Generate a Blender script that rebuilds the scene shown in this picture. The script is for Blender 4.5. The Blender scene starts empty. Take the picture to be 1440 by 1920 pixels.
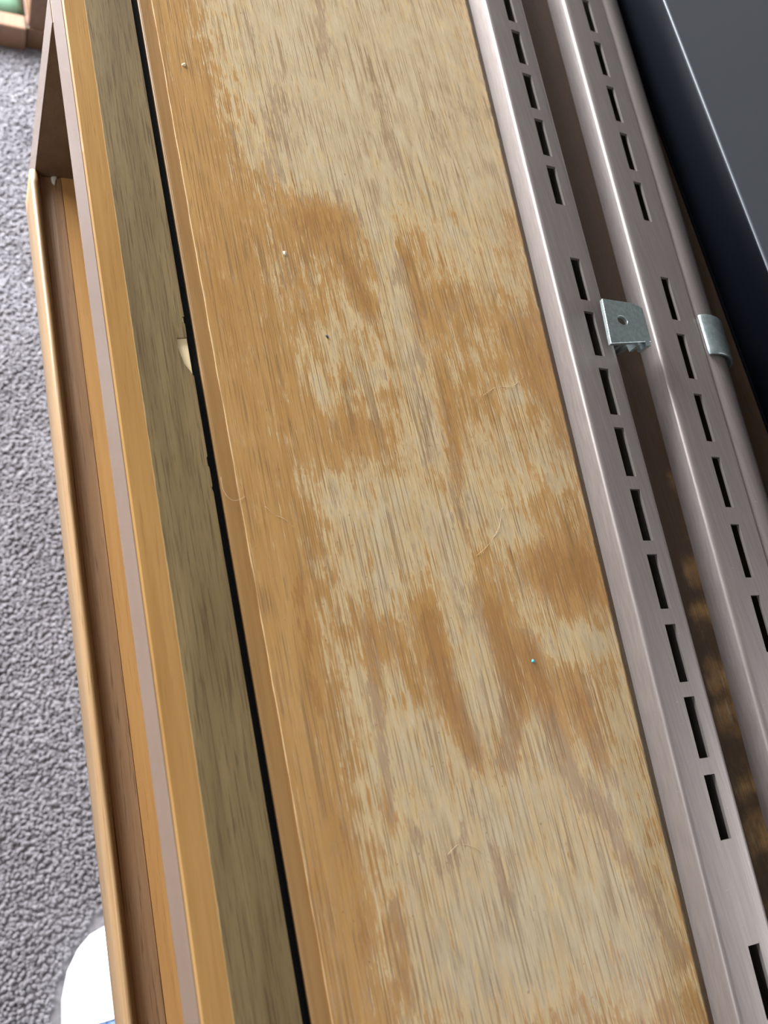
import bpy, bmesh, math, random
import numpy as np
from mathutils import Matrix, Vector

SC = bpy.context.scene
COL = SC.collection
MM = 0.001
ZT = 640.0            # height of the console top above the carpet, mm

# ------------------------------------------------------------------ camera
cam_d = bpy.data.cameras.new('camera')
cam = bpy.data.objects.new('camera', cam_d)
COL.objects.link(cam)
R = [[0.878743, -0.054129, 0.474216], [-0.214290, -0.932526, 0.290646], [0.426487, -0.357022, -0.831050]]
M = Matrix(((R[0][0], -R[0][1], -R[0][2], 0.0),
            (R[1][0], -R[1][1], -R[1][2], 0.0),
            (R[2][0], -R[2][1], -R[2][2], (ZT + 214.75) * MM),
            (0, 0, 0, 1)))
cam.matrix_world = M
cam_d.sensor_fit = 'VERTICAL'
cam_d.sensor_height = 36.0
cam_d.sensor_width = 27.0
cam_d.lens = 1574.5 / 1920 * 36.0
cam_d.clip_start = 0.01
cam_d.clip_end = 50
cam_d.dof.use_dof = True
cam_d.dof.focus_distance = 0.285
cam_d.dof.aperture_fstop = 17.0
SC.camera = cam

# ------------------------------------------------------------------ world, light, exposure
SC.view_settings.view_transform = 'Standard'
SC.view_settings.look = 'None'
SC.view_settings.gamma = 1.0
SC.view_settings.use_curve_mapping = False
SC.view_settings.exposure = 0.12
SC.cycles.use_denoising = True
w = bpy.data.worlds.new('world'); SC.world = w
w.use_nodes = True
w.node_tree.nodes['Background'].inputs[0].default_value = (0.75, 0.86, 1.0, 1)
w.node_tree.nodes['Background'].inputs[1].default_value = 0.6

def area_light(name, loc, target, sx, sy, power, color, spread=180):
    d = bpy.data.lights.new(name, 'AREA'); d.shape = 'RECTANGLE'; d.size = sx; d.size_y = sy
    d.energy = power; d.color = color; d.spread = math.radians(spread)
    o = bpy.data.objects.new(name, d); COL.objects.link(o)
    o.location = loc
    o.rotation_euler = (Vector(target) - Vector(loc)).to_track_quat('-Z', 'Y').to_euler()
    return o
# daylight through the far and right windows; the left light is an added fill
area_light('daylight_far', (-0.62, 1.46, 0.62), (-0.10, 0.62, 0.0), 1.3, 1.06, 116.0, (0.94, 0.97, 1.0), 140)
area_light('left_fill', (-1.98, -0.60, 1.86), (0.0, -0.60, 1.20), 1.5, 0.85, 17.0, (0.97, 0.98, 1.0))  # added fill for the rail edges and groove
area_light('daylight_right', (2.34, -0.90, 1.98), (0.0, -0.90, 1.30), 1.5, 0.75, 24.0, (0.97, 0.98, 1.0))

# ------------------------------------------------------------------ helpers
ORIGIN = {}
def link(name, me, mat=None, parent=None, at=None):
    """verts of me are in world mm (z from the console top); stored relative to parent or to at"""
    o = bpy.data.objects.new(name, me)
    COL.objects.link(o)
    base = ORIGIN[root_of(parent)] if parent else (at or (0, 0, -ZT))
    me.transform(Matrix.Translation((-base[0], -base[1], -base[2])))
    me.transform(Matrix.Scale(MM, 4))
    if parent:
        o.parent = parent
    else:
        o.location = (base[0] * MM, base[1] * MM, (base[2] + ZT) * MM)
        ORIGIN[o.name] = base
    if mat: me.materials.append(mat)
    me.update()
    return o
def root_of(o):
    while o.parent: o = o.parent
    return o.name
def thing(name, at, label, cat, group=None):
    o = bpy.data.objects.new(name, None); COL.objects.link(o)
    o.location = (at[0] * MM, at[1] * MM, (at[2] + ZT) * MM)
    o.empty_display_size = 0.02
    ORIGIN[o.name] = at
    return tag(o, label, cat, group)
def tag(o, label, cat, group=None):
    o['label'] = label; o['category'] = cat
    if group: o['group'] = group
    return o
def structure(o):
    o['kind'] = 'structure'; return o
def raw(verts, faces, smooth=False):
    me = bpy.data.meshes.new('mesh')
    me.from_pydata([tuple(v) for v in verts], [], [tuple(f) for f in faces])
    if smooth:
        for p in me.polygons: p.use_smooth = True
    return me
def fix_normals(me):
    bm = bmesh.new(); bm.from_mesh(me)
    bmesh.ops.recalc_face_normals(bm, faces=bm.faces); bm.to_mesh(me); bm.free()
    return me
def box_me(x0, x1, y0, y1, z0, z1, bev=0.0, seg=2):
    bm = bmesh.new()
    bmesh.ops.create_cube(bm, size=1.0)
    for v in bm.verts:
        v.co = Vector(((x0 + x1) / 2 + v.co.x * (x1 - x0), (y0 + y1) / 2 + v.co.y * (y1 - y0), (z0 + z1) / 2 + v.co.z * (z1 - z0)))
    if bev: bmesh.ops.bevel(bm, geom=list(bm.edges), offset=bev, segments=seg, profile=0.5, affect='EDGES')
    me = bpy.data.meshes.new('mesh'); bm.to_mesh(me); bm.free()
    return me
def prism_me(profile, y0, y1, smooth=False, ny=1, wob=None):
    """closed (x,z) outline run along Y"""
    n = len(profile); vs = []; fs = []
    for k in range(ny + 1):
        y = y0 + (y1 - y0) * k / ny
        for i, (x, z) in enumerate(profile):
            dx, dz = wob(i, y) if wob else (0, 0)
            vs.append((x + dx, y, z + dz))
    for k in range(ny):
        for i in range(n):
            j = (i + 1) % n
            fs.append((k * n + i, k * n + j, (k + 1) * n + j, (k + 1) * n + i))
    fs.append(tuple(range(n))); fs.append(tuple(range(ny * n, ny * n + n))[::-1])
    me = fix_normals(raw(vs, fs))
    if smooth:
        for p in me.polygons: p.use_smooth = len(p.vertices) == 4
    return me
def outline_me(pts, z0, z1):
    """vertical-sided slab with outline pts (x,y)"""
    n = len(pts)
    vs = [(x, y, z0) for x, y in pts] + [(x, y, z1) for x, y in pts]
    fs = [tuple(range(n))[::-1], tuple(range(n, 2 * n))] + [(i, (i + 1) % n, n + (i + 1) % n, n + i) for i in range(n)]
    return fix_normals(raw(vs, fs))
def tube_me(pts, r, sides=5):
    pts = [Vector(p) for p in pts]; vs = []; fs = []
    for i, p in enumerate(pts):
        t = (pts[min(i + 1, len(pts) - 1)] - pts[max(i - 1, 0)]).normalized()
        a = t.orthogonal().normalized() if i == 0 else (a - t * a.dot(t)).normalized()
        b = t.cross(a)
        for k in range(sides):
            q = 2 * math.pi * k / sides
            vs.append(p + (a * math.cos(q) + b * math.sin(q)) * r)
    for i in range(len(pts) - 1):
        for k in range(sides):
            j = (k + 1) % sides
            fs.append((i * sides + k, i * sides + j, (i + 1) * sides + j, (i + 1) * sides + k))
    fs.append(tuple(range(sides))[::-1]); fs.append(tuple(range((len(pts) - 1) * sides, len(pts) * sides)))
    return raw(vs, fs, True)

# ------------------------------------------------------------------ materials
class NT:
    def __init__(s, name):
        s.m = bpy.data.materials.new(name); s.m.use_nodes = True
        s.t = s.m.node_tree; s.t.nodes.clear()
        s.out = s.t.nodes.new('ShaderNodeOutputMaterial')
        s.b = s.t.nodes.new('ShaderNodeBsdfPrincipled')
        s.t.links.new(s.b.outputs[0], s.out.inputs[0])
    def put(s, sock, v):
        if hasattr(v, 'links') or isinstance(v, bpy.types.NodeSocket): s.t.links.new(v, sock)
        elif isinstance(v, (tuple, list)) and sock.type == 'RGBA' and len(v) == 3: sock.default_value = (*v, 1)
        else: sock.default_value = v
    def p(s, **k):
        for a, v in k.items(): s.put(s.b.inputs[a.replace('_', ' ')], v)
        return s
    def coord(s):
        """world position in mm"""
        g = s.t.nodes.new('ShaderNodeNewGeometry')
        return s.vm('MULTIPLY', g.outputs['Position'], (1000, 1000, 1000))
    def vm(s, op, a, b):
        n = s.t.nodes.new('ShaderNodeVectorMath'); n.operation = op
        s.put(n.inputs[0], a); s.put(n.inputs[1], b); return n.outputs[0]
    def math(s, op, a, b=0.0, c=None, clamp=False):
        n = s.t.nodes.new('ShaderNodeMath'); n.operation = op; n.use_clamp = clamp
        s.put(n.inputs[0], a); s.put(n.inputs[1], b)
        if c is not None: s.put(n.inputs[2], c)
        return n.outputs[0]
    def noise(s, vec, scale, detail=3.0, rough=0.5, dist=0.0):
        """scale: per-axis 1/mm"""
        n = s.t.nodes.new('ShaderNodeTexNoise')
        s.put(n.inputs['Vector'], s.vm('MULTIPLY', vec, scale))
        n.inputs['Scale'].default_value = 1.0; n.inputs['Detail'].default_value = detail
        n.inputs['Roughness'].default_value = rough; n.inputs['Distortion'].default_value = dist
        return n.outputs['Fac']
    def ramp(s, f, stops, interp='LINEAR'):
        n = s.t.nodes.new('ShaderNodeValToRGB'); cr = n.color_ramp; cr.interpolation = interp
        while len(cr.elements) < len(stops): cr.elements.new(0.5)
        for e, (pos, c) in zip(cr.elements, stops):
            e.position = pos; e.color = (*c, 1) if isinstance(c, tuple) else (c, c, c, 1)
        s.put(n.inputs[0], f); return n.outputs[0]
    def mix(s, f, a, b, mode='MIX'):
        n = s.t.nodes.new('ShaderNodeMix'); n.data_type = 'RGBA'; n.blend_type = mode
        s.put(n.inputs[0], f); s.put(n.inputs[6], a); s.put(n.inputs[7], b); return n.outputs[2]
    def smooth(s, x, a, b):
        n = s.t.nodes.new('ShaderNodeMapRange'); n.interpolation_type = 'SMOOTHSTEP'
        s.put(n.inputs[0], x); n.inputs[1].default_value = a; n.inputs[2].default_value = b
        return n.outputs[0]
    def bump(s, h, strength, dist):
        n = s.t.nodes.new('ShaderNodeBump'); n.inputs['Strength'].default_value = strength
        n.inputs['Distance'].default_value = dist; s.put(n.inputs['Height'], h)
        s.put(s.b.inputs['Normal'], n.outputs[0]); return s
    def attr(s, name):
        n = s.t.nodes.new('ShaderNodeAttribute'); n.attribute_name = name
        q = s.t.nodes.new('ShaderNodeSeparateColor'); s.t.links.new(n.outputs['Color'], q.inputs[0]); return q.outputs

def oak(name, dark, light, rough=0.35, pores=0.35, coat=0.0, long=45.0, wide=1.3, bump=0.15):
    n = NT(name); c = n.coord()
    g1 = n.noise(c, (1 / (wide * 4), 1 / (long * 2.2), 1 / (wide * 4)), 3, 0.55, 0.4)
    g2 = n.noise(c, (1 / wide, 1 / long, 1 / wide), 4, 0.6)
    g = n.math('ADD', n.math('MULTIPLY', g1, 0.55), n.math('MULTIPLY', g2, 0.45))
    col = n.ramp(g, [(0.33, dark), (0.66, light)])
    po = n.noise(c, (1 / 0.55, 1 / 14.0, 1 / 0.55), 2, 0.5)
    pm = n.smooth(po, 0.60, 0.72)
    col = n.mix(n.math('MULTIPLY', pm, pores), col, tuple(x * 0.45 for x in dark))
    n.p(Base_Color=col, Roughness=rough, Coat_Weight=coat, Coat_Roughness=0.12)
    n.bump(n.math('SUBTRACT', g2, n.math('MULTIPLY', pm, 0.6)), bump, 0.0004)
    return n.m

def plain(name, col, rough=0.5, metal=0.0, **k):
    n = NT(name); n.p(Base_Color=col, Roughness=rough, Metallic=metal, **k); return n.m

M_edge = oak('varnished_oak_edging', (0.345, 0.175, 0.048), (0.445, 0.245, 0.078), 0.30, 0.25, coat=0.35)
M_strip = oak('varnished_oak_strip', (0.25, 0.127, 0.038), (0.33, 0.178, 0.059), 0.42, 0.2)
M_front = oak('glossy_oak_front', (0.17, 0.105, 0.062), (0.20, 0.126, 0.076), 0.20, 0.0, coat=0.5, bump=0.02)
M_shelf = oak('shelf_oak', (0.44, 0.225, 0.075), (0.53, 0.29, 0.105), 0.38, 0.2, coat=0.2)
M_mould = oak('moulding_oak', (0.235, 0.135, 0.058), (0.34, 0.206, 0.093), 0.40, 0.45, coat=0.12, bump=0.3)
M_ledge = oak('routed_oak_ledge', (0.22, 0.118, 0.058), (0.33, 0.190, 0.098), 0.42, 0.55, bump=0.3)
M_panel_in = oak('side_panel_oak', (0.135, 0.080, 0.045), (0.185, 0.112, 0.065), 0.45, 0.2)
M_core = plain('pale_chipboard', (0.78, 0.62, 0.37), 0.8)
M_black = plain('black_gap_liner', (0.004, 0.004, 0.005), 0.8, Specular_IOR_Level=0.15)

def olive_material():
    n = NT('olive_oak_veneer'); c = n.coord()
    b = n.noise(c, (1 / 6.0, 1 / 60.0, 1), 3, 0.5)
    a = n.noise(c, (1 / 0.48, 1 / 20.0, 1), 3, 0.6)
    d = n.noise(c, (1 / 0.55, 1 / 9.0, 1), 2, 0.5)
    base = n.ramp(b, [(0.3, (0.140, 0.094, 0.038)), (0.7, (0.225, 0.155, 0.068))])
    m = n.smooth(a, 0.50, 0.66)
    col = n.mix(n.math('MULTIPLY', m, 0.62), base, (0.060, 0.033, 0.012))
    col = n.mix(n.math('MULTIPLY', n.smooth(d, 0.6, 0.72), 0.35), col, (0.050, 0.026, 0.010))
    sx_ = n.t.nodes.new('ShaderNodeSeparateXYZ'); n.put(sx_.inputs[0], c)
    wob_ = n.noise(c, (1, 1 / 6.0, 1), 2, 0.5)
    ln = n.smooth(n.math('ADD', sx_.outputs[0], n.math('MULTIPLY', wob_, 0.5)), 54.72, 54.55)
    col = n.mix(n.math('MULTIPLY', ln, 0.8), col, (0.48, 0.32, 0.14))
    n.p(Base_Color=col, Roughness=0.6, Specular_IOR_Level=0.3)
    n.bump(n.math('ADD', a, d), 0.12, 0.0003)
    return n.m
M_olive = olive_material()

def worn_material():
    n = NT('worn_oak_veneer'); c = n.coord()
    at = n.attr('wear'); wear, brown, shine = at[0], at[1], at[2]
    ga = n.t.nodes.new('ShaderNodeAttribute'); ga.attribute_name = 'grime_shade'; grime_shade = ga.outputs['Fac']
    ctr = lambda x, k: n.math('MULTIPLY', n.math('SUBTRACT', x, 0.5), k)
    s1 = n.noise(c, (1 / 3.0, 1 / 17.0, 1), 4, 0.6, 0.2)     # long streaks
    s2 = n.noise(c, (1 / 0.62, 1 / 13.0, 1), 3, 0.6)          # fibres
    s3 = n.noise(c, (1 / 6.0, 1 / 7.0, 1), 5, 0.65, 0.3)       # blotches
    s4 = n.noise(c, (1 / 14.0, 1 / 40.0, 1), 2, 0.5)
    streak = n.math('ADD', ctr(s1, 1.9), ctr(s2, 2.1))
    t = n.math('ADD', n.math('ADD', wear, streak), ctr(s3, 1.35))
    t = n.math('SUBTRACT', t, n.math('MULTIPLY', n.math('MULTIPLY', brown, n.smooth(wear, 1.1, 0.6)), 0.55))
    worn = n.smooth(t, 0.44, 0.64)
    half = n.smooth(t, 0.10, 0.42)
    g = n.noise(c, (1 / 1.0, 1 / 42.0, 1), 4, 0.6)
    gb = n.noise(c, (1 / 9.0, 1 / 60.0, 1), 2, 0.5)
    varn = n.ramp(n.math('ADD', n.math('MULTIPLY', g, 0.5), n.math('MULTIPLY', gb, 0.5)),
                  [(0.34, (0.36, 0.185, 0.055)), (0.66, (0.47, 0.268, 0.094))])
    thin = n.ramp(g, [(0.3, (0.38, 0.205, 0.073)), (0.7, (0.49, 0.290, 0.115))])
    warm = n.ramp(n.noise(c, (1 / 2.0, 1 / 30.0, 1), 4, 0.6),
                  [(0.3, (0.44, 0.295, 0.135)), (0.5, (0.53, 0.375, 0.190)), (0.72, (0.58, 0.435, 0.240))])
    cool = n.ramp(n.noise(c, (1 / 4.0, 1 / 16.0, 1), 4, 0.6),
                  [(0.3, (0.42, 0.315, 0.180)), (0.5, (0.49, 0.380, 0.230)), (0.72, (0.55, 0.445, 0.290))])
    bare = n.mix(n.smooth(n.math('ADD', t, ctr(s4, 0.6)), 0.75, 1.15), warm, cool)
    col = n.mix(half, varn, thin)
    col = n.mix(worn, col, bare)
    # brown flames of the cathedral grain, broken up along the fibres
    bt = n.math('ADD', n.math('MULTIPLY', brown, 1.1), n.math('ADD', ctr(s2, 2.2), n.math('ADD', ctr(s1, 1.6), ctr(s3, 1.2))))
    bm = n.smooth(bt, 0.38, 0.60)
    col = n.mix(n.math('MULTIPLY', bm, 0.66), col, n.mix(n.smooth(wear, 0.5, 0.9), (0.30, 0.140, 0.042), (0.30, 0.185, 0.105)))
    # open pores along the grain: dark dashes, and pale ones
    po = n.noise(c, (1 / 0.40, 1 / 11.0, 1), 2, 0.5)
    pm = n.smooth(po, 0.57, 0.70)
    col = n.mix(n.math('MULTIPLY', pm, 0.40), col, (0.26, 0.145, 0.060))
    pl = n.noise(n.vm('ADD', c, (313, 71, 0)), (1 / 0.38, 1 / 8.0, 1), 2, 0.5)
    col = n.mix(n.math('MULTIPLY', n.math('MULTIPLY', n.smooth(pl, 0.58, 0.70), 0.55), half), col, (0.68, 0.50, 0.26))
    # long thin grain lines
    gl = n.noise(n.vm('ADD', c, (91, 517, 0)), (1 / 0.55, 1 / 50.0, 1), 2, 0.5)
    glm = n.math('MULTIPLY', n.smooth(gl, 0.535, 0.60), n.smooth(n.noise(c, (1 / 10.0, 1 / 18.0, 1), 2, 0.5), 0.36, 0.54))
    col = n.mix(n.math('MULTIPLY', glm, 0.66), col, (0.23, 0.130, 0.055))
    col = n.mix(n.math('MULTIPLY', n.math('MULTIPLY', shine, n.smooth(s2, 0.42, 0.58)), 0.55), col, (0.30, 0.235, 0.19))
    sp = n.noise(c, (1 / 1.1, 1 / 1.4, 1), 1, 0.4)
    col = n.mix(n.math('MULTIPLY', n.smooth(sp, 0.76, 0.80), 0.5), col, (0.12, 0.06, 0.03))
    gm = n.smooth(n.math('ADD', grime_shade, ctr(s3, 0.5)), 0.25, 0.75)  # stain and painted shade share this mask
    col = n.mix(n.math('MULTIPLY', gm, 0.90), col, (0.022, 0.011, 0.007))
    rough = n.math('ADD', 0.34, n.math('MULTIPLY', worn, 0.16))
    rough = n.math('SUBTRACT', rough, n.math('MULTIPLY', n.math('MULTIPLY', shine, n.smooth(s2, 0.42, 0.58)), 0.36))
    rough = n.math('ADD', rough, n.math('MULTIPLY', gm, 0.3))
    n.p(Base_Color=col, Roughness=rough)
    h = n.math('SUBTRACT', n.math('MULTIPLY', g, 0.5), n.math('MULTIPLY', pm, 0.8))
    h = n.math('SUBTRACT', h, n.math('MULTIPLY', worn, 0.25))
    n.bump(h, 0.3, 0.0004)
    return n.m
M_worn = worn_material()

def rail_material():
    n = NT('brown_painted_steel'); c = n.coord()
    a = n.noise(c, (1 / 0.35, 1 / 0.35, 1 / 0.35), 2, 0.6)
    b = n.noise(c, (1 / 0.9, 1 / 18.0, 1 / 0.9), 3, 0.6)
    s = n.noise(c, (1 / 5.0, 1 / 0.8, 1 / 3.0), 3, 0.7)
    col = n.ramp(b, [(0.3, (0.222, 0.190, 0.180)), (0.7, (0.275, 0.238, 0.225))])
    col = n.mix(n.math('MULTIPLY', n.smooth(s, 0.70, 0.74), 0.35), col, (0.5, 0.46, 0.44))
    n.p(Base_Color=col, Metallic=0.55, Roughness=n.math('ADD', 0.34, n.math('MULTIPLY', a, 0.14)))
    n.bump(a, 0.08, 0.0002)
    return n.m
M_rail = rail_material()

def zinc_material():
    n = NT('zinc_plated_steel'); c = n.coord()
    a = n.noise(c, (1 / 2.0, 1 / 2.0, 1 / 2.0), 4, 0.6)
    b = n.noise(c, (1 / 0.6, 1 / 4.0, 1), 3, 0.6)
    col = n.ramp(n.math('ADD', n.math('MULTIPLY', a, .6), n.math('MULTIPLY', b, .4)), [(0.35, (0.29, 0.355, 0.36)), (0.65, (0.50, 0.57, 0.57))])
    n.p(Base_Color=col, Metallic=0.85, Roughness=0.36)
    n.bump(a, 0.1, 0.0003)
    return n.m
M_zinc = zinc_material()

def black_plastic():
    n = NT('black_plastic'); c = n.coord()
    a = n.noise(c, (1 / 0.5, 1 / 0.5, 1 / 0.5), 2, 0.6)
    n.p(Base_Color=(0.0020, 0.0025, 0.0042), Roughness=n.math('ADD', 0.40, n.math('MULTIPLY', a, 0.1)), Specular_IOR_Level=0.05)
    n.bump(a, 0.06, 0.0002)
    return n.m
M_plastic = black_plastic()

def carpet_material():
    n = NT('grey_carpet_yarn'); c = n.coord()
    a = n.noise(c, (1 / 5.0, 1 / 5.0, 1 / 12.0), 2, 0.6)
    b = n.noise(c, (1 / 60.0, 1 / 45.0, 1 / 200.0), 3, 0.6)
    d = n.noise(c, (1 / 1.2, 1 / 1.2, 1 / 1.2), 2, 0.6)
    f = n.math('ADD', n.math('MULTIPLY', a, 0.5), n.math('ADD', n.math('MULTIPLY', b, 0.3), n.math('MULTIPLY', d, 0.2)))
    col = n.ramp(f, [(0.30, (0.075, 0.066, 0.068)), (0.5, (0.130, 0.117, 0.122)), (0.70, (0.190, 0.174, 0.182))])
    n.p(Base_Color=col, Roughness=0.95, Sheen_Weight=0.9, Sheen_Roughness=0.45, Sheen_Tint=(0.9, 0.9, 1.0, 1))
    n.bump(d, 0.3, 0.001)
    return n.m
M_carpet = carpet_material()
M_wall = plain('white_wall_paint', (0.50, 0.49, 0.47), 0.85)
M_trim = plain('white_gloss_paint', (0.82, 0.82, 0.80), 0.4)

# ------------------------------------------------------------------ room
def setting(name, me, mat, at=(0, 0, -ZT)): return structure(link(name, me, mat, None, at))
F = -ZT
setting('floor', box_me(-2050, 2450, -2450, 1530, F - 60, F), M_carpet)
setting('ceiling', box_me(-2050, 2450, -2450, 1530, F + 2400, F + 2450), M_wall)
def wall_with_opening(name, axis, pos, thick, b0, b1, a0, a1, z0, z1):
    """wall of four blocks round one opening, as one mesh"""
    bm = bmesh.new()
    def add(u0, u1, w0, w1):
        me = box_me(u0, u1, pos, pos + thick, w0, w1) if axis == 'y' else box_me(pos, pos + thick, u0, u1, w0, w1)
        bm.from_mesh(me)
    add(b0, a0, F, F + 2400); add(a1, b1, F, F + 2400)
    add(a0, a1, F, F + z0); add(a0, a1, F + z1, F + 2400)
    me = bpy.data.meshes.new('mesh'); bm.to_mesh(me); bm.free()
    return setting(name, me, M_wall)
wall_with_opening('wall_back', 'y', 1480, 50, -2050, 2450, -1270, 30, 60, 1200)
wall_with_opening('wall_right', 'x', 2400, 50, -2400, 1480, -1650, -150, 1580, 2350)
wall_with_opening('wall_left', 'x', -2050, 50, -2400, 1480, -1350, 150, 1420, 2300)  # opening added for the left fill light
setting('wall_front', box_me(-2050, 2450, -2450, -2400, F, F + 2400), M_wall)
def window(name, axis, pos, a0, a1, z0, z1):
    bm = bmesh.new(); t = 45
    for u0, u1, w0, w1 in ((a0, a0 + t, z0, z1), (a1 - t, a1, z0, z1), (a0, a1, z0, z0 + t), (a0, a1, z1 - t, z1)):
        me = box_me(u0, u1, pos, pos + 40, F + w0, F + w1) if axis == 'y' else box_me(pos, pos + 40, u0, u1, F + w0, F + w1)
        bm.from_mesh(me)
    me = bpy.data.meshes.new('mesh'); bm.to_mesh(me); bm.free()
    return setting(name, me, M_trim)
window('window_1', 'y', 1485, -1270, 30, 60, 1200)
window('window_2', 'x', 2405, -1650, -150, 1580, 2350)
window('fill_window', 'x', -2045, -1350, 150, 1420, 2300)  # unseen frame added round the left fill light

# footprint of the sneaker, also left free of tufts
sx, sy_tip = 125.5, -72.5
L = 292.0
def halfw(t):
    pts = [(0, 0), (0.02, 21), (0.05, 32), (0.10, 42), (0.17, 48.5), (0.27, 51), (0.45, 45), (0.62, 37), (0.8, 36), (0.92, 33), (0.97, 25), (1.0, 8)]
    for (a, wa), (b, wb) in zip(pts, pts[1:]):
        if t <= b: return wa + (wb - wa) * (t - a) / (b - a)
    return 8

# carpet pile near the console: short twisted tufts, too many to count
rng = np.random.default_rng(5)
def carpet_pile():
    parts = []
    for x0, x1, step in ((-210, 215, 2.9), (-480, -210, 4.4), (215, 700, 4.4)):
        gx, gy = np.meshgrid(np.arange(x0, x1, step), np.arange(-420, 1400, step))
        parts.append((gx.ravel(), gy.ravel(), np.full(gx.size, step / 2.9)))
    X = np.concatenate([p[0] for p in parts]); Y = np.concatenate([p[1] for p in parts]); big = np.concatenate([p[2] for p in parts])
    n = len(X)
    X = X + rng.uniform(-1.6, 1.6, n); Y = Y + rng.uniform(-1.6, 1.6, n)
    hole = np.zeros(n, bool)            # nothing grows where furniture stands
    for x0, x1, y0, y1 in ((24, 140, 928, 1116), (128, 560, 934, 1380), (222, 276, 202, 256), (550, 608, 202, 256)):
        hole |= (X > x0) & (X < x1) & (Y > y0) & (Y < y1)
    T = (sy_tip - Y) / L
    W = np.array([halfw(min(max(t, 0), 1)) for t in T])
    hole |= (T > -0.045) & (T < 1.10) & (np.abs(X - sx) < np.maximum(W, 16) + np.where(T > 0.3, 30.0, 10.5))
    X = X[~hole]; Y = Y[~hole]; big = big[~hole]; n = len(X)
    k = 5
    ang = rng.uniform(0, 6.28, n)
    lean = np.clip(rng.normal(0, 2.2, (n, 2)), -3.2, 3.2) + np.stack([1.2 * np.sin(X / 37 + Y / 61), 1.2 * np.cos(Y / 43 - X / 57)], 1)
    h = rng.uniform(2.6, 3.7, n) + 0.6 * np.sin(X / 21 + 1.3 * np.sin(Y / 33)) * np.sin(Y / 27)
    r = rng.uniform(0.9, 2.3, n) * big
    V = np.zeros((n, 2 * k + 1, 3))
    for i in range(k):
        a = ang + 2 * math.pi * i / k
        V[:, i, 0] = X + np.cos(a) * r; V[:, i, 1] = Y + np.sin(a) * r; V[:, i, 2] = F + 0.0
        a2 = a + 0.5
        V[:, k + i, 0] = X + lean[:, 0] * 0.7 + np.cos(a2) * r * 0.92
        V[:, k + i, 1] = Y + lean[:, 1] * 0.7 + np.sin(a2) * r * 0.92
        V[:, k + i, 2] = F + h * 0.72
    V[:, 2 * k, 0] = X + lean[:, 0]; V[:, 2 * k, 1] = Y + lean[:, 1]; V[:, 2 * k, 2] = F + h
    f = []
    for i in range(k):
        j = (i + 1) % k
        f += [(i, j, k + j), (i, k + j, k + i), (k + i, k + j, 2 * k)]
    f = np.array(f); T = (f[None] + (np.arange(n) * (2 * k + 1))[:, None, None]).reshape(-1, 3)
    me = bpy.data.meshes.new('mesh')
    me.vertices.add(n * (2 * k + 1)); me.vertices.foreach_set('co', V.ravel())
    me.loops.add(T.size); me.loops.foreach_set('vertex_index', T.ravel())
    me.polygons.add(len(T)); me.polygons.foreach_set('loop_start', np.arange(0, T.size, 3))
    me.polygons.foreach_set('use_smooth', np.ones(len(T), dtype=bool))
    me.update(); me.validate()
    return me
pile = link('carpet_pile', carpet_pile(), M_carpet, None, (0, 0, F))
pile['kind'] = 'stuff'
tag(pile, 'grey mauve carpet pile of short tufts on the floor', 'carpet')

# ------------------------------------------------------------------ console
Y0, Y1 = -700.0, 440.0        # run of the top
con = thing('wooden_console', (330, -130, F), 'long oak console with a worn top and an open front shelf', 'console')
# front rail of the top: edging, glossy front edge, olive veneer
rail = link('front_rail', box_me(47.2, 70.0, Y0, Y1, -17, -0.6), M_core, con)
edge = link('edge_band', prism_me([(47.0, -0.3), (47.6, 0.0), (54.2, 0.0), (54.2, -2.0), (47.0, -2.0)], Y0, Y1), M_edge, rail)
link('front_edge', box_me(46.7, 47.25, Y0, Y1, -17, -0.35, 0.12), M_front, rail)['label'] = 'glossy front edge of the console top'
chip = [(70.1, 141.2), (69.5, 141.0), (69.3, 139.6), (70.0, 138.6), (69.9, 134.0), (66.9, 133.6), (66.7, 130.5), (67.3, 127.5), (67.9, 124.9), (69.3, 122.6), (70.1, 120.9)]
chips = [(70.1, 95.2), (69.75, 94.6), (69.7, 92.5), (70.1, 91.6), (70.1, 86.0), (69.8, 85.4), (70.1, 84.2)]
ven = link('veneer', outline_me([(54.2, Y0), (54.2, Y1), (70.1, Y1)] + chip + chips + [(70.1, Y0)], -0.6, 0.12), M_olive, rail)
ven['label'] = 'dark olive oak veneer with a chipped edge'
link('gap_liner', box_me(70.15, 72.65, Y0, Y1, -17, -1.6, 0.3), M_black, con)['label'] = 'black liner in the gap'
# lid: board, edge strip, worn veneer
lid = link('lid', box_me(73.0, 640, Y0, Y1, -18, -0.55), M_strip, con)
link('edge_strip', prism_me([(72.7, -17.9), (72.7, -0.9), (73.3, -0.5), (77.6, -0.45), (77.6, -17.9)], Y0, Y1), M_strip, lid)

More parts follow.
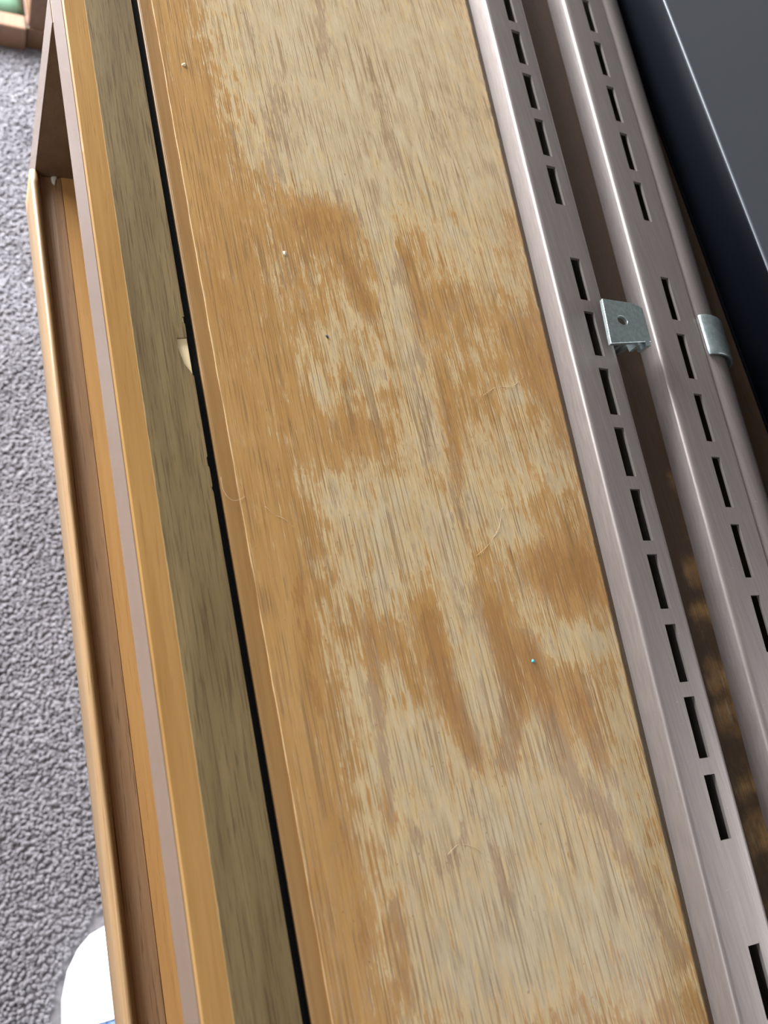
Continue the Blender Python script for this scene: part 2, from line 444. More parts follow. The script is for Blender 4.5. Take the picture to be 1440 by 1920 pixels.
WEAR = [(146.3,269.2,52.8,40.8,1), (179.2,266.9,45.9,55.6,1), (124.2,225.6,24.9,26.7,0.85), (154.3,224.3,38.1,30.3,1), (194.3,229.4,22.4,29.8,0.8), (194.9,213.8,19.3,13.4,0.7), (136.5,204.1,15.9,12,0.8), (108.9,208.6,12.4,18.4,0.5), (103.2,254.9,14.9,22.7,0.45), (134.4,276.5,37.5,22.2,0.9), (202.6,296.5,21.2,25.4,0.6), (145.4,186.8,7.2,16.3,0.9), (148.1,166.7,5.8,15.6,0.9), (147,151.3,5.7,12.9,0.75), (146.9,134.3,7.8,14.5,0.9), (146.1,111.9,8,15.6,1), (143.6,96.3,7,9.4,0.95), (135.7,74.3,11.8,17.3,0.65), (141.1,61.5,6.7,20.1,0.8), (142.5,35.5,8.6,21.8,0.65), (141.1,14.5,7.8,17.6,0.95), (102.5,154,7.6,19.9,0.3), (124.9,151.7,12.4,24.6,0.3), (109.9,117.3,5.6,14.8,0.6), (115.5,134.9,5.8,11.8,0.3), (126.4,123.5,10,17.4,0.45), (90.6,104.4,3.7,10.4,0.4), (88.2,87.1,4.3,8.3,0.4), (104.4,83,7.9,10.1,0.65), (123.9,76.8,7.5,12,0.9), (108.4,69.1,10.6,19.3,0.5), (117.6,54.9,10.8,18.9,0.55), (179.9,179.4,17.9,26.2,0.5), (197.3,171.6,13.3,21.7,0.45), (185.8,116.4,6.3,6.4,0.9), (177.2,137.9,14.5,17.4,0.3), (168.8,87.9,13.4,22.5,0.45), (186.5,93.4,14.3,19.7,0.4), (198.6,86.9,9.8,15.9,0.3), (154.2,75.1,7.5,16.1,0.6), (168.1,64.9,10,14.3,0.6), (185.8,25.7,17.9,7.5,0.8), (195.8,4,13.4,11.2,0.8), (167.9,37.7,10.5,13.3,0.5), (93.3,38.6,13,28.2,0.4), (102.9,22.1,13.2,20.8,0.6), (104.6,1.5,17.9,14.5,0.85), (129.6,-20.9,41.6,16.8,0.9), (178.5,-22.5,20.8,18.3,0.7), (87.8,-23.1,10.2,23.2,0.65), (130,-48.5,53.5,21.1,1), (174.4,-59.2,21.6,18.7,0.75), (122.4,3.9,8.6,12.5,0.6), (158.4,-2.7,11.7,17.3,0.6)]
BROWN = [(121.8,183.6,12.6,12.3,0.648), (137.1,188,8.9,11.6,0.432), (185.2,233,8,15.1,0.432), (206.3,248.2,14.6,7.4,0.432), (124.2,225.6,4.4,12.4,0.288), (113,265.1,5.5,10.6,0.216), (188.6,49.2,17.3,10.7,0.684), (175.3,53.2,11,8.9,0.432), (146.9,43.5,8.9,10.6,0.504), (115.1,37.3,7.8,7.6,0.36), (139.6,81.4,7,10.7,0.288), (174.8,153.3,19.7,13.6,0.288), (198.7,129.9,15.4,21.9,0.36), (114,102.4,11.3,10.8,0.36), (109.2,150.5,9.7,12.1,0.216), (221.7,159.2,8.4,19.5,0.288), (129.1,42.1,3.7,4.8,0.62), (129.1,38.8,3.6,4.7,0.62), (129.2,35.6,3.6,4.7,0.62), (129.2,32.3,3.6,4.6,0.62), (129.3,29.1,3.6,4.6,0.62), (129.3,25.9,3.6,4.6,0.62), (129.3,22.7,3.6,4.5,0.62), (129.4,19.5,3.6,4.7,0.62), (130.1,16.1,3.6,4.7,0.62), (130.9,12.6,3.6,4.6,0.62), (131.6,9.2,3.5,4.6,0.62), (132.3,5.8,3.5,4.6,0.62), (133.1,2.4,3.5,4.5,0.62), (133.8,-1,3.5,4.5,0.62), (152.7,39.4,4.4,5.2,0.62), (152.7,35.7,4.3,5.2,0.62), (152.8,32.1,4.3,5.1,0.62), (152.8,28.5,4.3,5,0.62), (152.8,24.9,4.3,5,0.62), (152.8,21.3,4.3,4.9,0.62), (152.9,17.8,4.3,4.9,0.62), (152.9,14.3,4.2,4.9,0.62), (151.3,11.1,4.2,4.8,0.62), (149.7,7.9,4.2,4.7,0.62), (148.1,4.8,4.1,4.7,0.62), (146.6,1.7,4.1,4.6,0.62), (145.1,-1.4,4.1,4.6,0.62), (143.5,-4.4,4,4.5,0.62), (163,29.5,4.5,5.9,0.5), (163.1,25.1,4.5,5.8,0.5), (163.1,20.8,4.4,5.8,0.5), (163.1,16.5,4.4,5.7,0.5), (163.2,12.2,4.4,5.6,0.5), (163.2,7.9,4.4,5.6,0.5), (163.2,3.7,4.4,5.5,0.5), (163.3,-0.4,4.3,5,0.5), (164,-4.2,4.3,4.9,0.5), (164.8,-8,4.3,4.9,0.5), (165.5,-11.8,4.3,4.8,0.5), (166.2,-15.5,4.3,4.8,0.5), (167,-19.2,4.3,4.7,0.5), (167.7,-22.9,4.3,4.7,0.5), (172.5,-21.2,4,4.3,0.5), (173.4,-24.5,4,4.3,0.5), (174.2,-27.8,4,4.2,0.5), (175.1,-31.1,4,4.2,0.5), (176,-34.4,4,4.2,0.5), (176.8,-37.6,4,4.1,0.5), (177.7,-40.9,3.9,4.1,0.5), (178.5,-44.1,3.9,4.9,0.5), (179.9,-48.3,3.9,4.9,0.5), (181.2,-52.4,3.9,4.8,0.5), (182.6,-56.6,3.9,4.8,0.5), (183.9,-60.7,3.9,4.7,0.5), (185.3,-64.8,3.9,4.7,0.5), (186.6,-68.9,3.9,4.6,0.5), (108.7,39.7,2.4,6.9,0.45), (108.2,34.4,2.3,6.8,0.45), (107.7,29.2,2.3,6.7,0.45), (107.2,24,2.3,6.6,0.45), (106.7,19,2.3,6.5,0.45), (106.2,14,2.3,6.4,0.45), (105.7,9,2.2,6.3,0.45), (105.2,4.2,2.2,4.1,0.45), (104.9,1.4,2.2,4,0.45), (104.6,-1.4,2.2,4,0.45), (104.3,-4.1,2.2,4,0.45), (104,-6.9,2.2,3.9,0.45), (103.6,-9.6,2.2,3.9,0.45), (103.3,-12.2,2.2,3.9,0.45), (175.8,10.7,4.2,5.7,0.4), (176.3,6.3,4.1,5.7,0.4), (176.9,1.9,4.1,5.6,0.4), (177.4,-2.5,4.1,5.5,0.4), (178,-6.8,4.1,5.5,0.4), (178.5,-11.1,4.1,5.4,0.4), (179.1,-15.3,4.1,5.4,0.4), (109.1,-13.5,2.8,3.3,0.28), (110,-15.9,2.9,3.3,0.28), (111,-18.2,2.9,3.3,0.28), (111.9,-20.6,2.9,3.2,0.28), (112.8,-23,2.9,3.2,0.28), (113.7,-25.3,2.9,3.2,0.28), (114.7,-27.7,2.9,3.2,0.28), (129.5,-15.1,3.1,3.8,0.28), (127.5,-17.4,3,3.8,0.28), (125.6,-19.6,3,3.7,0.28), (123.7,-21.8,3,3.7,0.28), (121.8,-23.9,3,3.7,0.28), (120,-26,2.9,3.6,0.28), (118.2,-28.1,2.9,3.6,0.28), (133,-27.3,2.7,3.9,0.4), (133,-30.1,2.7,3.9,0.4), (133.1,-33,2.7,3.9,0.4), (133.1,-35.7,2.7,3.8,0.4), (133.1,-38.5,2.7,3.8,0.4), (133.2,-41.2,2.7,3.8,0.4), (133.2,-44,2.7,3.7,0.4), (88.8,-11.7,2,5.7,0.4), (88.9,-16.2,2,5.6,0.4), (89,-20.7,2,5.5,0.4), (89.1,-25.1,2,5.5,0.4), (89.2,-29.5,2,5.4,0.4), (89.2,-33.8,2,5.3,0.4), (89.3,-38.1,2,5.2,0.4), (99.4,-32.5,2.1,4.7,0.35), (99.2,-36.1,2.1,4.7,0.35), (99,-39.6,2.1,4.6,0.35), (98.8,-43.2,2,4.5,0.35), (98.5,-46.6,2,4.5,0.35), (98.3,-50.1,2,4.4,0.35), (98.1,-53.5,2,4.4,0.35), (128.8,169.1,3.3,5.9,0.4), (129.7,165.5,3.3,5.9,0.4), (130.6,161.9,3.3,5.8,0.4), (131.6,158.3,3.3,5.8,0.4), (132.5,154.7,3.3,5.8,0.4), (133.4,151.2,3.3,5.7,0.4), (134.3,147.6,3.3,5.7,0.4), (154.9,171.9,2.7,4,0.5), (153.9,169.9,2.7,4,0.5), (152.9,167.8,2.7,4,0.5), (151.9,165.8,2.7,4,0.5), (150.9,163.8,2.7,3.9,0.5), (150,161.8,2.7,3.9,0.5), (149,159.8,2.7,3.9,0.5), (90.1,54.4,2.2,7.2,0.35), (89.9,48.8,2.2,7.1,0.35), (89.7,43.4,2.2,7,0.35), (89.5,38,2.2,6.9,0.35), (89.4,32.7,2.2,6.7,0.35), (89.2,27.4,2.2,6.6,0.35), (89,22.2,2.1,6.5,0.35), (119.5,244.1,3.9,10.1,0.4), (117.5,236.6,3.9,9.9,0.4), (115.5,229.3,3.8,9.7,0.4), (113.6,222.1,3.8,9.6,0.4), (111.7,215,3.7,9.4,0.4), (109.9,208.1,3.7,9.2,0.4), (108.1,201.3,3.6,9,0.4), (161.5,254.3,3,10.1,0.4), (161.4,247.5,3,10,0.4), (161.2,240.7,3,9.9,0.4), (161.1,234,3,9.7,0.4), (161,227.4,2.9,9.6,0.4), (160.9,220.9,2.9,9.4,0.4), (160.8,214.5,2.9,9.3,0.4), (229.6,307.5,4.5,13.4,0.4), (228.2,298.2,4.5,13.1,0.4), (226.9,289,4.4,12.9,0.4), (225.5,280.1,4.4,12.6,0.4), (224.2,271.2,4.3,12.4,0.4), (223,262.5,4.3,12.2,0.4), (221.7,254,4.2,11.9,0.4), (146.4,291.1,3.5,8,0.35), (145.7,286.1,3.5,7.9,0.35), (144.9,281.2,3.4,7.8,0.35), (144.2,276.3,3.4,7.7,0.35), (143.5,271.5,3.4,7.6,0.35), (142.9,266.7,3.4,7.5,0.35), (142.2,262,3.3,7.4,0.35), (154.7,154,3.1,13.5,0.4), (152.5,143.4,3.1,13.1,0.4), (150.4,133,3,12.7,0.4), (148.3,122.9,3,12.4,0.4), (146.3,113.1,2.9,12.1,0.4), (144.3,103.5,2.9,11.7,0.4), (142.4,94.2,2.8,11.4,0.4), (157.5,124.3,3.1,11.4,0.35), (156.3,115.5,3,11.1,0.35), (155.1,106.8,3,10.8,0.35), (153.9,98.4,3,10.6,0.35), (152.8,90.1,2.9,10.3,0.35), (151.7,82,2.9,10.1,0.35), (150.6,74,2.9,9.9,0.35)]
SHINE = [(113.2,-50.3,4.3,8.1,0.9), (132.4,-46.5,7.5,8.5,0.8), (166.6,-68.3,5.5,10.9,0.9), (122.7,-60.6,7.9,6.8,0.7), (120.9,-38.1,6.5,6.1,0.4), (146.2,-70.3,6.8,4.7,0.6), (180.5,-65.1,4.9,7.6,0.5)]
def worn_panel():
    xs = np.concatenate([[77.5, 77.75], np.arange(78.8, 240, 1.3), np.arange(240, 640.1, 8.0)]); xs[-1] = 639.5
    ys = np.concatenate([np.arange(Y0, -150, 12.0), np.arange(-150, 340, 2.0), np.arange(340, Y1, 8.0), [Y1]])
    X, Yg = np.meshgrid(xs, ys)
    def field(blobs):
        k = np.ones_like(X)
        for x, y, rx, ry, a in blobs:
            k *= 1 - a * np.exp(-1.1 * (((X - x) / rx) ** 2 + ((Yg - y) / ry) ** 2))
        return 1 - k
    wear = field(WEAR)
    # the finish survives along the front edge
    wear *= np.clip((X - 82) / 26, 0.0, 1) ** 0.8
    wear = 0.10 + 0.16 * np.clip((X - 92) / 25, 0, 1) + 1.05 * wear
    wear -= 0.2 * np.clip((94 - X) / 8, 0, 1)
    wear[:, 0] = 1.3
    wear[X > 242] = 0.25
    wear[(Yg < -150)] = np.maximum(wear[(Yg < -150)], 0.55)
    brown = field(BROWN); shine = field(SHINE)
    nx, ny = len(xs), len(ys)
    edge = 0.06 * np.sin(ys / 7.3) + 0.05 * np.sin(ys / 2.9 + 1) + 0.08 * np.sin(ys / 31.0)
    Xv = X.copy(); Xv[:, 0] += edge
    V = np.stack([Xv, Yg, np.full_like(X, 0.10)], -1).reshape(-1, 3)
    vs = V.tolist()
    fs = [(j * nx + i, j * nx + i + 1, (j + 1) * nx + i + 1, (j + 1) * nx + i) for j in range(ny - 1) for i in range(nx - 1)]
    # skirt so that the sheet has its thickness
    rim = [i for i in range(nx)] + [j * nx + nx - 1 for j in range(1, ny)] + [(ny - 1) * nx + i for i in range(nx - 2, -1, -1)] + [j * nx for j in range(ny - 2, 0, -1)]
    b0 = len(vs); vs += [(vs[i][0], vs[i][1], -0.55) for i in rim]
    m = len(rim)
    fs += [(rim[i], b0 + i, b0 + (i + 1) % m, rim[(i + 1) % m]) for i in range(m)]
    me = raw(vs, fs)
    # dark stain round the rails, with the shade up to the case painted in
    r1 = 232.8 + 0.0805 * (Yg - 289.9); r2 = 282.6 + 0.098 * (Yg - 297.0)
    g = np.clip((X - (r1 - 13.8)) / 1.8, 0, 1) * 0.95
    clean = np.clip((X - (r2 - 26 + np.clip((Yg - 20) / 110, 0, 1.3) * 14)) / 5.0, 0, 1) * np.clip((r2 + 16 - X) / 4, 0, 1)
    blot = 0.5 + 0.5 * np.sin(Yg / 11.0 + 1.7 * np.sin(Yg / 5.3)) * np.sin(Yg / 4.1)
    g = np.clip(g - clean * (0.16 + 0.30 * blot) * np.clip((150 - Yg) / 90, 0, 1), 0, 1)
    ga = me.attributes.new('grime_shade', 'FLOAT', 'POINT')
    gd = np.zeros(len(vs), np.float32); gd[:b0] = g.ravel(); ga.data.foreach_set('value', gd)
    col = me.attributes.new('wear', 'FLOAT_COLOR', 'POINT')
    data = np.zeros((len(vs), 4), np.float32); data[:, 3] = 1
    data[:b0, 0] = np.clip(wear.ravel(), 0, 1.6); data[:b0, 1] = np.clip(brown.ravel(), 0, 1); data[:b0, 2] = np.clip(shine.ravel(), 0, 1)
    col.data.foreach_set('color', data.ravel())
    return me
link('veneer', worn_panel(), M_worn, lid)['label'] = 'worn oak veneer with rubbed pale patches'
# open shelf below the top, with a lipped moulding along its front
SY1 = 283.0
random.seed(3)
wv = [random.uniform(0, 6.28) for _ in range(20)]
def wob(i, y): return (0.12 * math.sin(y / 19 + wv[i]) + 0.08 * math.sin(y / 7.1 + wv[-i - 1]), 0.10 * math.sin(y / 23 + wv[i] * 2)) if 2 <= i <= 7 else (0, 0)
link('shelf', box_me(57.0, 610, Y0 + 20, 269.2, -113, -93.7), M_shelf, con)
link('lip_moulding', prism_me([(44.2, -113), (44.2, -92.0), (44.6, -91.0), (45.5, -90.4), (46.4, -90.6), (47.0, -91.2), (47.6, -92.3), (48.2, -93.2), (48.2, -113)], Y0 + 20, 269.05, True, 140, wob), M_mould, con)
link('ledge_strip', prism_me([(48.2, -113), (48.2, -93.25), (48.7, -93.75), (49.4, -94.2), (50.4, -94.45), (51.6, -94.4), (53.0, -94.15), (56.7, -93.95), (56.85, -94.1), (56.85, -113)], Y0 + 20, 269.05, False, 1), M_ledge, con)
link('side_panel', box_me(46.7, 610, 269.3, 282.8, -113, -17, 0.25), M_panel_in, con)
sp_edge = link('front_edge', box_me(46.4, 46.85, 269.2, 282.9, -113, -17, 0.1), M_front, con); sp_edge['label'] = 'glossy front edge of the side panel'
link('side_panel', box_me(46.7, 610, Y0 + 22, Y0 + 36, -95.3, -17, 0.25), M_panel_in, con)
link('back_panel', box_me(610, 622, Y0 + 20, 283, -113, -17.8), M_panel_in, con)
for lx in (230, 560):
    for ly in (Y0 + 80, 210):
        link('leg', box_me(lx, lx + 38, ly, ly + 38, F, -113, 1.5), M_shelf, con)
def blob_me(cx, cy, cz, rx, ry, rz, seed, n=14):
    rr = random.Random(seed); ph = [rr.uniform(0, 6.28) for _ in range(3)]
    vs = [(cx, cy, cz + rz)]; fs = []
    for k, (s, hh) in enumerate(((0.6, 0.8), (1.0, 0.0))):
        for i in range(n):
            a = 2 * math.pi * i / n
            q = s * (1 + 0.25 * math.sin(2 * a + ph[0]) + 0.15 * math.sin(3 * a + ph[1]))
            vs.append((cx + rx * q * math.cos(a), cy + ry * q * math.sin(a), cz + rz * hh))
    for i in range(n):
        j = (i + 1) % n
        fs.append((0, 1 + i, 1 + j)); fs.append((1 + i, 1 + n + i, 1 + n + j, 1 + j))
    fs.append(tuple(range(1 + n, 1 + 2 * n))[::-1])
    return raw(vs, fs, True)
link('glue_smear', blob_me(54.2, 268.0, -93.95, 1.4, 2.6, 0.5, 2), plain('dried_glue', (0.62, 0.60, 0.52), 0.5), con)['label'] = 'dried pale glue smear in the corner of the shelf'

# ------------------------------------------------------------------ slotted rails
def rail_me(profile, slot_u, P, d, stations, length, v0, v1):
    """profile (u,z) across; slots between slot_u; P,d: slot-left line (x,y), unit dir towards -Y"""
    us = [p[0] for p in profile]
    i0 = next(i for i, u in enumerate(us) if abs(u - slot_u[0]) < 1e-6); i1 = next(i for i, u in enumerate(us) if abs(u - slot_u[1]) < 1e-6)
    vv = [v0]
    for s in stations: vv += [s, s + length]
    vv.append(v1)
    n = len(profile); vs = []; fs = []
    px, py = -d[1], d[0]          # across, pointing +X
    if px < 0: px, py = -px, -py
    for v in vv:
        for u, z in profile: vs.append((P[0] + d[0] * v + px * u, P[1] + d[1] * v + py * u, z))
    for k in range(len(vv) - 1):
        for i in range(n - 1):
            if k % 2 == 1 and i0 <= i < i1: continue
            fs.append((k * n + i, (k + 1) * n + i, (k + 1) * n + i + 1, k * n + i + 1))
    me = raw(vs, fs)
    for p in me.polygons: p.use_smooth = True
    return me
def make_rail(name, me, at, label):
    o = link(name, me, M_rail, None, at)
    tag(o, label, 'rail', 'slotted metal rails on the console')
    s = o.modifiers.new('thickness', 'SOLIDIFY'); s.thickness = 0.0012; s.offset = -1
    e = o.modifiers.new('edges', 'EDGE_SPLIT'); e.split_angle = math.radians(50)
    return o
def unit(a): return (-math.sin(math.radians(a)), -math.cos(math.radians(a)))
d1 = unit(4.6)
ys1 = [387.6, 363.2, 338.8, 314.3, 289.9, 265.3, 240.6, 216.2, 171.5, 147.2, 122.8, 98.6, 74.6, 50.6, 26.2, 2.3, -21.9, -70.1, -94.5, -118.8, -143]
P1 = (232.8, 289.9)
st1 = [(289.9 - y) / math.cos(math.radians(4.6)) for y in ys1]
prof1 = [(-10.6, 0.0), (-10.6, 8.6), (-10.35, 9.45), (-9.7, 9.9), (-8.8, 10.0), (0.0, 10.0), (4.7, 10.0), (9.2, 10.0), (10.4, 9.8), (11.3, 9.2), (11.8, 8.2), (11.9, 0.0)]
make_rail('slotted_rail', rail_me(prof1, (0.0, 4.7), P1, d1, st1, 19.2, -105, 470), (222, 130, 0), 'brown slotted metal rail lying directly beside the worn wood, left of the two')
d2 = unit(5.6)
P2 = (282.6, 297.0)
ys2 = [378.0, 351.0, 324.0, 297.0, 270.0, 243.0, 216.0, 167.0, 140.0, 112.8, 85.8, 58.6, 31.5, 4.5, -22.5, -49.5, -98]
st2 = [(297.0 - y) / math.cos(math.radians(5.6)) for y in ys2]
prof2 = [(-11.6, 0.0), (-11.6, 8.4), (-11.2, 9.4), (-10.2, 9.9), (-9.0, 10.0), (0.0, 10.0), (4.5, 10.0), (13.4, 10.0), (14.1, 9.1), (14.8, 9.0), (15.8, 10.0), (20.0, 10.3), (24.0, 9.7), (27.6, 7.8), (30.0, 4.6), (30.8, 0.0)]
make_rail('slotted_rail', rail_me(prof2, (0.0, 4.5), P2, d2, st2, 20.6, -85, 470), (268, 130, 0), 'brown slotted metal rail between the first rail and the black box')

# ------------------------------------------------------------------ zinc clips
c1 = thing('shelf_clip', (234, 138, 0), 'flat square zinc clip with a hole, bridging the two slotted rails', 'clip', 'zinc shelf clips')
def plate_with_hole(corners, z_of, th, hc, hr, n=32):
    """outline resampled radially round the hole"""
    cx, cy = hc; outer = []; inner = []
    m = len(corners)
    for k in range(n):
        a = 2 * math.pi * k / n; dx, dy = math.cos(a), math.sin(a); best = None
        for i in range(m):
            (x0, y0), (x1, y1) = corners[i], corners[(i + 1) % m]
            ex, ey = x1 - x0, y1 - y0; den = dx * ey - dy * ex
            if abs(den) < 1e-9: continue
            t = ((x0 - cx) * ey - (y0 - cy) * ex) / den; s = ((x0 - cx) * dy - (y0 - cy) * dx) / den
            if t > 0 and -1e-6 <= s <= 1 + 1e-6 and (best is None or t < best): best = t
        outer.append((cx + dx * best, cy + dy * best)); inner.append((cx + dx * hr[0], cy + dy * hr[1]))
    # snap nearest sample to each corner
    for c in corners:
        i = min(range(n), key=lambda q: (outer[q][0] - c[0]) ** 2 + (outer[q][1] - c[1]) ** 2); outer[i] = c
    vs = []
    for dz in (0, -th):
        for x, y in outer: vs.append((x, y, z_of(x, y) + dz))
        for x, y in inner: vs.append((x, y, z_of(x, y) + dz))
    fs = []
    for i in range(n):
        j = (i + 1) % n
        fs += [(i, j, n + j, n + i), (2 * n + i, 3 * n + i, 3 * n + j, 2 * n + j), (i, 2 * n + i, 2 * n + j, j), (n + i, n + j, 3 * n + j, 3 * n + i)]
    return fix_normals(raw(vs, fs))
zc = lambda x, y: 16.2 + 0.05 * (235 - x)
pm = plate_with_hole([(225.4, 148.6), (242.5, 148.3), (246.2, 146.6), (244.6, 131.6), (222.2, 129.0)], zc, 1.7, (232.6, 139.8), (2.5, 1.9))
pl = link('plate', pm, M_zinc, c1)
bv = pl.modifiers.new('bevel', 'BEVEL'); bv.width = 0.00025; bv.segments = 2; bv.limit_method = 'ANGLE'; bv.angle_limit = math.radians(50)
def hook_me(x, y, w, t, z0, z1):
    return box_me(x - w / 2, x + w / 2, y - t / 2, y + t / 2, z0, z1, 0.5, 3)
for hx, hw, ht in ((237.4, 1.5, 2.4), (242.2, 2.2, 3.6)):
    hk = outline_me([(0, 0), (ht, 0), (ht, 3.2), (7, 3.4), (7, 15.6), (5, 15.6), (5, 5.4), (0, 5.0)], -hw / 2, hw / 2)
    hk.transform(Matrix(((0, 0, 1, hx), (1, 0, 0, 129.6), (0, -1, 0, 15.9), (0, 0, 0, 1))))
    link('hook', fix_normals(hk), M_zinc, c1)
def clip_strap():
    prof = [(14.5, 10.6), (15.2, 11.7), (17.4, 12.5), (20.5, 12.6), (25.0, 11.8), (29.0, 10.0), (32.4, 7.0), (34.2, 3.6), (34.6, 0.15)]
    px, py = math.cos(math.radians(5.6)), -math.sin(math.radians(5.6))
    vs = []; fs = []; k0 = (297 - 149.6); k1 = (297 - 131.0); ny = 6
    for k in range(ny + 1):
        v = k0 + (k1 - k0) * k / ny
        for u, z in prof: vs.append((P2[0] + d2[0] * v + px * u, P2[1] + d2[1] * v + py * u, z))
    n = len(prof)
    for k in range(ny):
        for i in range(n - 1): fs.append((k * n + i, (k + 1) * n + i, (k + 1) * n + i + 1, k * n + i + 1))
    return raw(vs, fs, True)
c2 = link('shelf_clip', clip_strap(), M_zinc, None, (292, 140, 0))
tag(c2, 'curved shiny zinc clip over the far rail shoulder beside the black box', 'clip', 'zinc shelf clips')
s = c2.modifiers.new('thickness', 'SOLIDIFY'); s.thickness = 0.0011; s.offset = -1
s = c2.modifiers.new('bevel', 'BEVEL'); s.width = 0.0003; s.segments = 2; s.limit_method = 'ANGLE'; s.angle_limit = math.radians(60)

# ------------------------------------------------------------------ black box
bx = thing('black_case', (430, 230, 0), 'black plastic electronics case with rounded top edge beside the slotted rails', 'electronics')
def case_me():
    prof = [(314.6, 0.6), (314.0, 2.0), (313.2, 6.0), (311.6, 20.0), (311.3, 26.6), (311.5, 27.3), (312.0, 27.8), (312.8, 28.0), (566, 28.0), (568.6, 27.2), (569.6, 25.0), (570, 2.0), (569, 0.6)]
    return prism_me(prof, -40, 425, True, 1)
cs = link('housing', case_me(), M_plastic, bx)
link('base_rim', box_me(313.6, 569, -39, 424, 0.1, 1.6, 0.3), M_plastic, bx)
link('top_panel', box_me(311.5, 566, -38, 423, 26.2, 28.25, 0.8, 3), plain('sheen_grey_plastic', (0.062, 0.067, 0.077), 0.42), bx)['label'] = 'top panel with its sheen put into the grey'  # lighter grey than the housing: sheen painted into the top
bx.rotation_euler = (0, 0, math.radians(-1.7)); bx.location.x += 0.0036

# ------------------------------------------------------------------ crumbs and hairs on the wood
def crumb(x, y, r, col, label):
    o = link('crumb', blob_me(x, y, 0.12, r, r * 1.3, r * 0.8, int(x * 7), 8), plain('crumb_' + label.split()[0], col, 0.6), None, (x, y, 0.12))
    tag(o, label, 'crumb')
crumb(162.7, 22.8, 0.55, (0.10, 0.45, 0.50), 'tiny turquoise crumb on the lower middle of the worn wood')
crumb(107.6, 167.9, 0.6, (0.85, 0.80, 0.65), 'tiny white crumb on the worn wood left of the long pale streak')
crumb(116.4, 136.7, 0.5, (0.03, 0.03, 0.08), 'tiny dark crumb on the worn wood below the white one')
crumb(84.9, 242.3, 0.7, (0.85, 0.66, 0.40), 'tiny pale splinter on the orange varnish near the far end')
def hair(pts, label, col=(0.62, 0.48, 0.30)):
    fine = []
    P = [Vector((x, y, 0)) for x, y in pts]
    P = [P[0]] + P + [P[-1]]
    for i in range(1, len(P) - 2):
        for k in range(6):
            t = k / 6; a, b, c_, d_ = P[i - 1], P[i], P[i + 1], P[i + 2]
            fine.append(0.5 * ((2 * b) + (c_ - a) * t + (2 * a - 5 * b + 4 * c_ - d_) * t * t + (3 * b - a - 3 * c_ + d_) * t ** 3))
    fine.append(P[-1])
    fine = [(p.x, p.y, 0.2 + 0.15 * math.sin(i * 0.7)) for i, p in enumerate(fine)]
    o = link('hair', tube_me(fine, 0.05, 4), plain('pale_hair', col, 0.4), None, (fine[0][0], fine[0][1], 0.1))
    tag(o, label, 'hair')
hair([(72.9, 88.5), (73.0, 85.0), (74.2, 82.0), (76.6, 81.3), (79.3, 82.4)], 'fine pale hair curling across the edge strip beside the black gap')
hair([(84.5, 79.0), (86.5, 76.5), (89.5, 74.8), (92.0, 72.0)], 'short fine hair on the orange varnish near the edge strip')
hair([(152.0, 58.5), (158.0, 62.0), (163.5, 67.5), (167.0, 74.0)], 'long fine hair slanting over the middle of the worn wood')
hair([(172.0, 116.0), (178.0, 119.0), (186.0, 120.0), (192.0, 123.5)], 'fine hair on the worn wood near the slotted rail')
hair([(118.0, -24.0), (122.0, -22.5), (127.0, -24.5), (130.0, -29.0)], 'fine curved hair on the pale lower part of the worn wood')

# ------------------------------------------------------------------ sneaker under the front of the console
shoe = thing('sneaker', (sx, -200, F), 'white toed sneaker with blue knit upper standing on the carpet below the console', 'shoe')
M_rubber = plain('white_rubber', (0.86, 0.90, 0.92), 0.4)
def knit():
    n = NT('blue_knit'); c = n.coord()
    a = n.noise(c, (1 / 2.4, 1 / 2.4, 1 / 2.4), 2, 0.6)
    n.p(Base_Color=n.ramp(a, [(0.35, (0.06, 0.12, 0.33)), (0.65, (0.26, 0.38, 0.68))]), Roughness=0.9)
    n.bump(a, 0.6, 0.002)
    return n.m
M_knit = knit()
def toph(t):
    pts = [(0, 22), (0.015, 30), (0.05, 40), (0.12, 48), (0.25, 55), (0.4, 72), (0.55, 92), (0.75, 100), (0.95, 104), (1.0, 96)]
    for (a, wa), (b, wb) in zip(pts, pts[1:]):
        if t <= b: return wa + (wb - wa) * (t - a) / (b - a)
    return 96
def shoe_loft(t0, t1, n, grow, zb, open_top=False):
    m = 17; vs = []; fs = []
    for k in range(n + 1):
        t = t0 + (t1 - t0) * k / n
        hw = max(halfw(t), 0.5) + grow; hh = toph(t) + grow
        yy = sy_tip - t * L + (grow if t < 0.01 else 0)
        for i in range(m):
            q = math.pi * i / (m - 1)
            if open_top: q = math.pi * (i / (m - 1) * 0.36) if i < m // 2 else math.pi * (1 - (m - 1 - i) / (m - 1) * 0.36)
            cx = math.cos(q); cz = math.sin(q)
            x = sx + hw * math.copysign(abs(cx) ** 0.62, cx)
            vs.append((x, yy, F + zb + (hh - zb) * cz ** 0.75))
    for k in range(n):
        for i in range(m - 1):
            if open_top and i == m // 2 - 1: continue
            fs.append((k * m + i, k * m + i + 1, (k + 1) * m + i + 1, (k + 1) * m + i))
    return fix_normals(raw(vs, fs, True))
def sole():
    pts = []
    ts = [0, .004, .02, .05, .1, .17, .27, .45, .62, .8, .92, .97, .995]
    for t in ts: pts.append((sx + halfw(t) + 2.5, sy_tip + 2 - t * (L + 3)))
    for t in reversed(ts): pts.append((sx - halfw(t) - 2.5, sy_tip + 2 - t * (L + 3)))
    return outline_me(pts, F + 0.5, F + 24)
so = link('sole', sole(), M_rubber, shoe)
b = so.modifiers.new('bevel', 'BEVEL'); b.width = 0.003; b.segments = 3; b.limit_method = 'ANGLE'; b.angle_limit = math.radians(50)
link('toe_cap', shoe_loft(0, 0.222, 14, 1.2, 20), M_rubber, shoe)
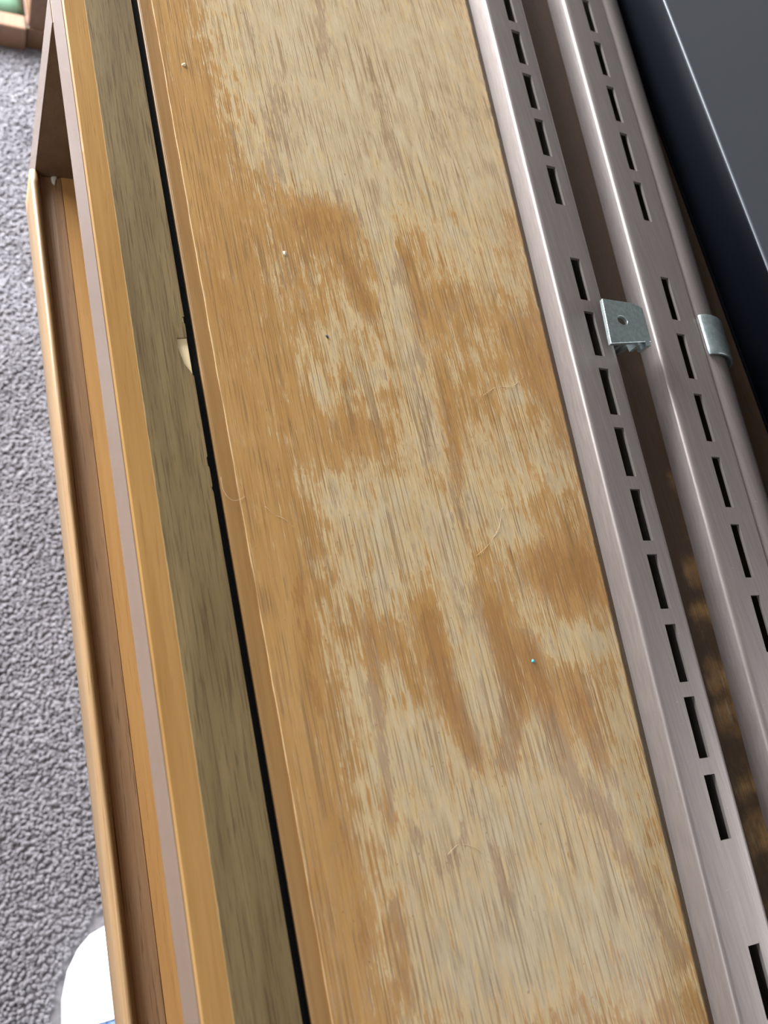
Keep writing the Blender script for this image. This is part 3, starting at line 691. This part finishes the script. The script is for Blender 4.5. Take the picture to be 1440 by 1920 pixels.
up = link('upper', shoe_loft(0.20, 0.46, 10, 0.0, 20), M_knit, shoe)
qt = link('quarter', shoe_loft(0.46, 1.0, 14, 0.0, 20, True), M_knit, shoe)
qs = qt.modifiers.new('thickness', 'SOLIDIFY'); qs.thickness = 0.003
link('tongue', shoe_loft(0.40, 0.56, 6, -3.0, 40), M_knit, shoe)
M_lace = plain('white_lace', (0.85, 0.87, 0.88), 0.8)
for k in range(4):
    t = 0.30 + 0.05 * k
    hw = halfw(t) * 0.42; z = F + toph(t)
    link('lace', tube_me([(sx - hw, sy_tip - t * L, z - 4), (sx - hw * 0.5, sy_tip - t * L - 3, z + 1.5), (sx + hw * 0.5, sy_tip - t * L - 7, z + 3.0), (sx + hw, sy_tip - t * L - 10, z - 1)], 2.2, 6), M_lace, shoe)

# ------------------------------------------------------------------ furniture beyond, at the window side
M_brown = oak('dark_brown_wood', (0.105, 0.050, 0.026), (0.16, 0.082, 0.045), 0.4, 0.3)
M_brown2 = oak('red_brown_wood', (0.15, 0.082, 0.050), (0.21, 0.118, 0.072), 0.4, 0.3)
pf = thing('wooden_platform', (85, 1010, F), 'low reddish brown wooden platform on the carpet beyond the console', 'platform')
link('front_board', box_me(30, 134, 934, 956, F, F + 33, 2.0), M_brown2, pf)
link('side_board', box_me(30, 52, 956.5, 1110, F, F + 33, 2.0), M_brown2, pf)
link('base_board', box_me(52.5, 134, 956.5, 1110, F, F + 24, 1.0), M_brown2, pf)
def mat_me():
    nx, ny = 10, 14; vs = []; fs = []
    for j in range(ny + 1):
        for i in range(nx + 1):
            x = 54 + 78 * i / nx; y = 959 + 148 * j / ny
            e = min(i, nx - i, j, ny - j)
            vs.append((x, y, F + 26 + (10 if e > 0 else 2) + 1.5 * math.sin(x / 9 + y / 14)))
    for j in range(ny):
        for i in range(nx): q = j * (nx + 1) + i; fs.append((q, q + 1, q + nx + 2, q + nx + 1))
    b0 = len(vs)
    rim = [i for i in range(nx + 1)] + [j * (nx + 1) + nx for j in range(1, ny + 1)] + [ny * (nx + 1) + i for i in range(nx - 1, -1, -1)] + [j * (nx + 1) for j in range(ny - 1, 0, -1)]
    vs += [(vs[i][0], vs[i][1], F + 24.1) for i in rim]; m = len(rim)
    fs += [(rim[i], b0 + i, b0 + (i + 1) % m, rim[(i + 1) % m]) for i in range(m)] + [tuple(range(b0, b0 + m))[::-1]]
    return fix_normals(raw(vs, fs, True))
gm = link('green_cushion', mat_me(), plain('green_cloth', (0.09, 0.17, 0.11), 0.9), None, (93, 1030, F + 24))
tag(gm, 'flat green cushion lying in the low wooden platform', 'cushion')
cb = thing('dark_cabinet', (340, 1150, F), 'dark brown wooden cabinet standing on the carpet beyond the console', 'cabinet')
link('carcass', box_me(136, 545, 942, 1360, F, F + 600, 2), M_brown, cb)
link('top', box_me(130, 551, 938, 1365, F + 600, F + 622, 3), M_brown, cb)
link('plinth', box_me(135, 546, 940, 1362, F, F + 30, 2), M_brown, cb)
